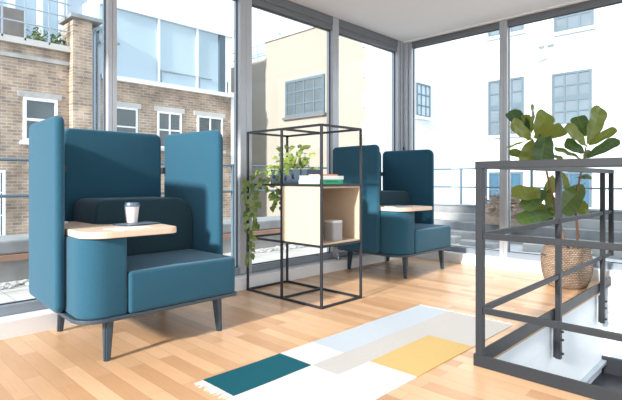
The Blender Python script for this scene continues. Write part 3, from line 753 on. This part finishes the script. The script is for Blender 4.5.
bb3 = thing('glazed_roof_building', (XB, 7, -4), 'brick building with wide rooftop glazing, seen above the nearer booth seat', 'building')
yB0, yB1 = yA, wx(231,90).y; zB = wx(116.6,81).z; zG = wx(116.6,8).z
part('wall', B((XB-4,yB0,-4), (XB,yB1,zB)), 'brick', bb3)
part('ledge', B((XB-0.2,yB0,zB), (XB+0.15,yB1+0.05,zB+0.13)), 'extwhite', bb3)
part('roof_fascia', B((XB-4,yB0,zG), (XB+0.05,yB1+0.1,zG+0.30)), 'extwhite', bb3)
part('glazed_room', B((XB-4,yB0,zB+0.131), (XB-0.05,yB1-0.5,zG)), 'skyglass', bb3)
part('end_pillar', B((XB-0.3,yB1-0.49,zB+0.131), (XB,yB1-0.25,zG)), 'bluewin', bb3)
part('end_pillar', B((XB-0.3,yB1-0.24,zB+0.131), (XB,yB1,zG)), 'extwhite', bb3)
for px in (159, 197.5):
    y = wx(px,50).y; part('mullion', B((XB-0.05,y-0.035,zB+0.131), (XB+0.01,y+0.035,zG)), 'extwhite', bb3)
for px in (160,198,226):
    y = wx(px,80).y; part('guard_post', B((XB-0.04,y+0.05,zB+0.13), (XB,y+0.09,zB+0.55)), 'zinc', bb3)
y0, y1 = wx(160,80).y, wx(212,80).y
bm = bmesh.new(); tube(bm, [(XB-0.01,y0,zB+0.55),(XB-0.01,y1,zB+0.55)], 0.025, 5); part('guard_rail', bm, 'zinc', bb3)
for (pa, pb, pt) in ((110,137,106), (157,181,111), (197,222,115)):
    zt2 = wx(110,106).z
    extwin(bb3, XB, wx(pa,pt).y, wx(pb,pt).y, zt2-1.15, zt2, 2 if pa > 150 else 1, 2, w=0.055, bar=0.045, lintel='concrete', sill='concrete')
part('quoin_strip', B((XB-0.3,yB1,-4), (XB+0.02,yB1+0.55,zB+0.2)), 'extwhite', bb3)

# ------------------------------------------------------------------ cream building (faces -y)
YC = 12.0; XW = -9.1
cb = thing('cream_building', (-11.6, YC, -4), 'cream rendered building with one blue-grey barred window, behind the shelving unit', 'building')
xa, xb = PY(265.5,60,YC).x, XW-0.25; zc = PY(319,26.5,YC).z
part('wall', B((xa,YC,-4), (xb,YC+4.4,zc)), 'cream', cb)
part('coping', B((xa-0.05,YC-0.06,zc), (xb,YC+4.4,zc+0.10)), 'concrete', cb)
a, b = PY(286,82,YC), PY(325,77,YC)
extwin(cb, YC, a.x, b.x, PY(286,118,YC).z, a.z, 4, 3, 'bluewin', 'extglass', 0.09, 'sill_dark', 'y', bar=0.05)
extwin(cb, YC, a.x+0.2, b.x-0.2, -1.6, 0.0, 3, 2, 'bluewin', 'extglass', 0.08, 'sill_dark', 'y', bar=0.05)
dl = thing('low_wing', (-14.6, 12.5, -4), 'lower cream wing with a blue roof rail, at the left edge of the cream building', 'building')
a = PY(238,62,12.1); b = PY(265.5,62,12.1)
part('wall', B((a.x-0.6,12.1,-4), (xa-0.055,13.0,PY(256,61,12.1).z)), 'cream', dl)
zt3 = PY(256,61,12.1).z
part('upper_storey', B((a.x-0.4,12.7,zt3+0.001), (xa-0.06,12.99,PY(255,40,12.7).z)), 'skyglass', dl)
for z in (zt3+0.25, zt3+0.6):
    bm = bmesh.new(); tube(bm, [(a.x-0.5,12.15,z),(xa-0.07,12.15,z)], 0.025, 5); part('guard_rail', bm, 'zinc', dl)
for k in range(4):
    x = a.x+k*0.4; part('guard_post', B((x,12.13,zt3), (x+0.04,12.17,zt3+0.6)), 'zinc', dl)

# ------------------------------------------------------------------ white building (return faces +x, front faces -y)
YW = 17.0; XW = -9.1
wb = thing('white_building', (-3, YW, -4), 'white rendered building with tall blue sash windows filling the right-hand view', 'building')
part('return_wall', B((XW-0.24,YC-0.02,-4), (XW,YW,12)), 'whiter', wb)
part('front_wall', B((XW-0.24,YW+0.001,-4), (14,YW+6,12)), 'whiter', wb)
for k in range(9):
    z = -0.5+k*0.95; part('quoin', B((xb-0.14,YC-0.03,z), (xb-0.001,YC-0.001,z+0.48)), 'whiter', cb)
def pw(px, py): return PY(px, py, YW)
def win(x0, x1, yt, yb, nv, nh, mid=None, fr='bluewin', gl='extglass2', sill='extwhite'):
    xm = (x0+x1)/2
    extwin(wb, YW, pw(x0,yt).x, pw(x1,yt).x, pw(xm,yb).z, pw(xm,yt).z, nv, nh, fr, gl, 0.07, sill, 'y', bar=0.05, midrail=mid)
win(488.5, 524, 79, 135, 3, 4, 2); win(552, 592, 71.5, 124, 3, 4, 2)
win(488.5, 524, 26, 34.5, 3, 1); win(554, 594, -30, 30, 3, 4, 2)
win(489, 523, 172, 207, 3, 2, gl='deepblue'); win(558.5, 592, 172, 207, 3, 2, gl='deepblue')
win(625, 662, 62, 118, 3, 4, 2); win(625, 662, 172, 207, 3, 2)
a, b = PX(416,82.5,XW), PX(429.5,87,XW)
extwin(wb, XW, a.y, b.y, PX(416,116,XW).z, a.z, 3, 3, 'bluewin', 'skyglass', 0.06, 'extwhite', 'x', bar=0.05)
bm = bmesh.new(); p = pw(547,43); box(bm, (p.x-0.25,YW-0.2,p.z-0.1), (p.x+0.25,YW,p.z+0.25)); part('rainwater_hopper', bm, 'extwhite', wb)
bm = bmesh.new(); p2 = pw(530,64); tube(bm, [(p.x,YW-0.1,p.z-0.1),(p.x,YW-0.1,p2.z+0.1),(p2.x,YW-0.1,p2.z),(p2.x,YW-0.1,-4)], 0.05, 6); part('rainwater_pipe', bm, 'extwhite', wb)

# street / roofs far below so the outside has ground
struct('ground', B((-60,-40,-4.2), (60,60,-4.01)), 'lead2')

# ------------------------------------------------------------------ light
w = D.worlds.new('sky'); SC.world = w; w.use_nodes = True; nt = w.node_tree
bg = nt.nodes['Background']; tcw = nt.nodes.new('ShaderNodeTexCoord'); spw = nt.nodes.new('ShaderNodeSeparateXYZ'); rp = nt.nodes.new('ShaderNodeValToRGB')
nt.links.new(tcw.outputs['Generated'], spw.inputs[0]); nt.links.new(spw.outputs[2], rp.inputs[0])
rp.color_ramp.elements[0].position = 0.0; rp.color_ramp.elements[0].color = (0.92, 0.96, 1.0, 1)
rp.color_ramp.elements[1].position = 0.8; rp.color_ramp.elements[1].color = (0.74, 0.86, 1.0, 1)
nt.links.new(rp.outputs[0], bg.inputs[0]); bg.inputs[1].default_value = 1.55
s = D.lights.new('sun', 'SUN'); so = D.objects.new('sun', s); COL.objects.link(so)
s.energy = 5.9; s.angle = math.radians(3.5); s.color = (1.0, 0.95, 0.88)
so.rotation_euler = Vector((-0.12, 1.0, -0.40)).to_track_quat('-Z', 'Y').to_euler(); so.location = (0, -6, 6)

vs = SC.view_settings; vs.view_transform = 'Standard'; vs.look = 'None'; vs.gamma = 1; vs.use_curve_mapping = False; vs.exposure = 0.38
SC.cycles.max_bounces = 8; SC.cycles.transparent_max_bounces = 12
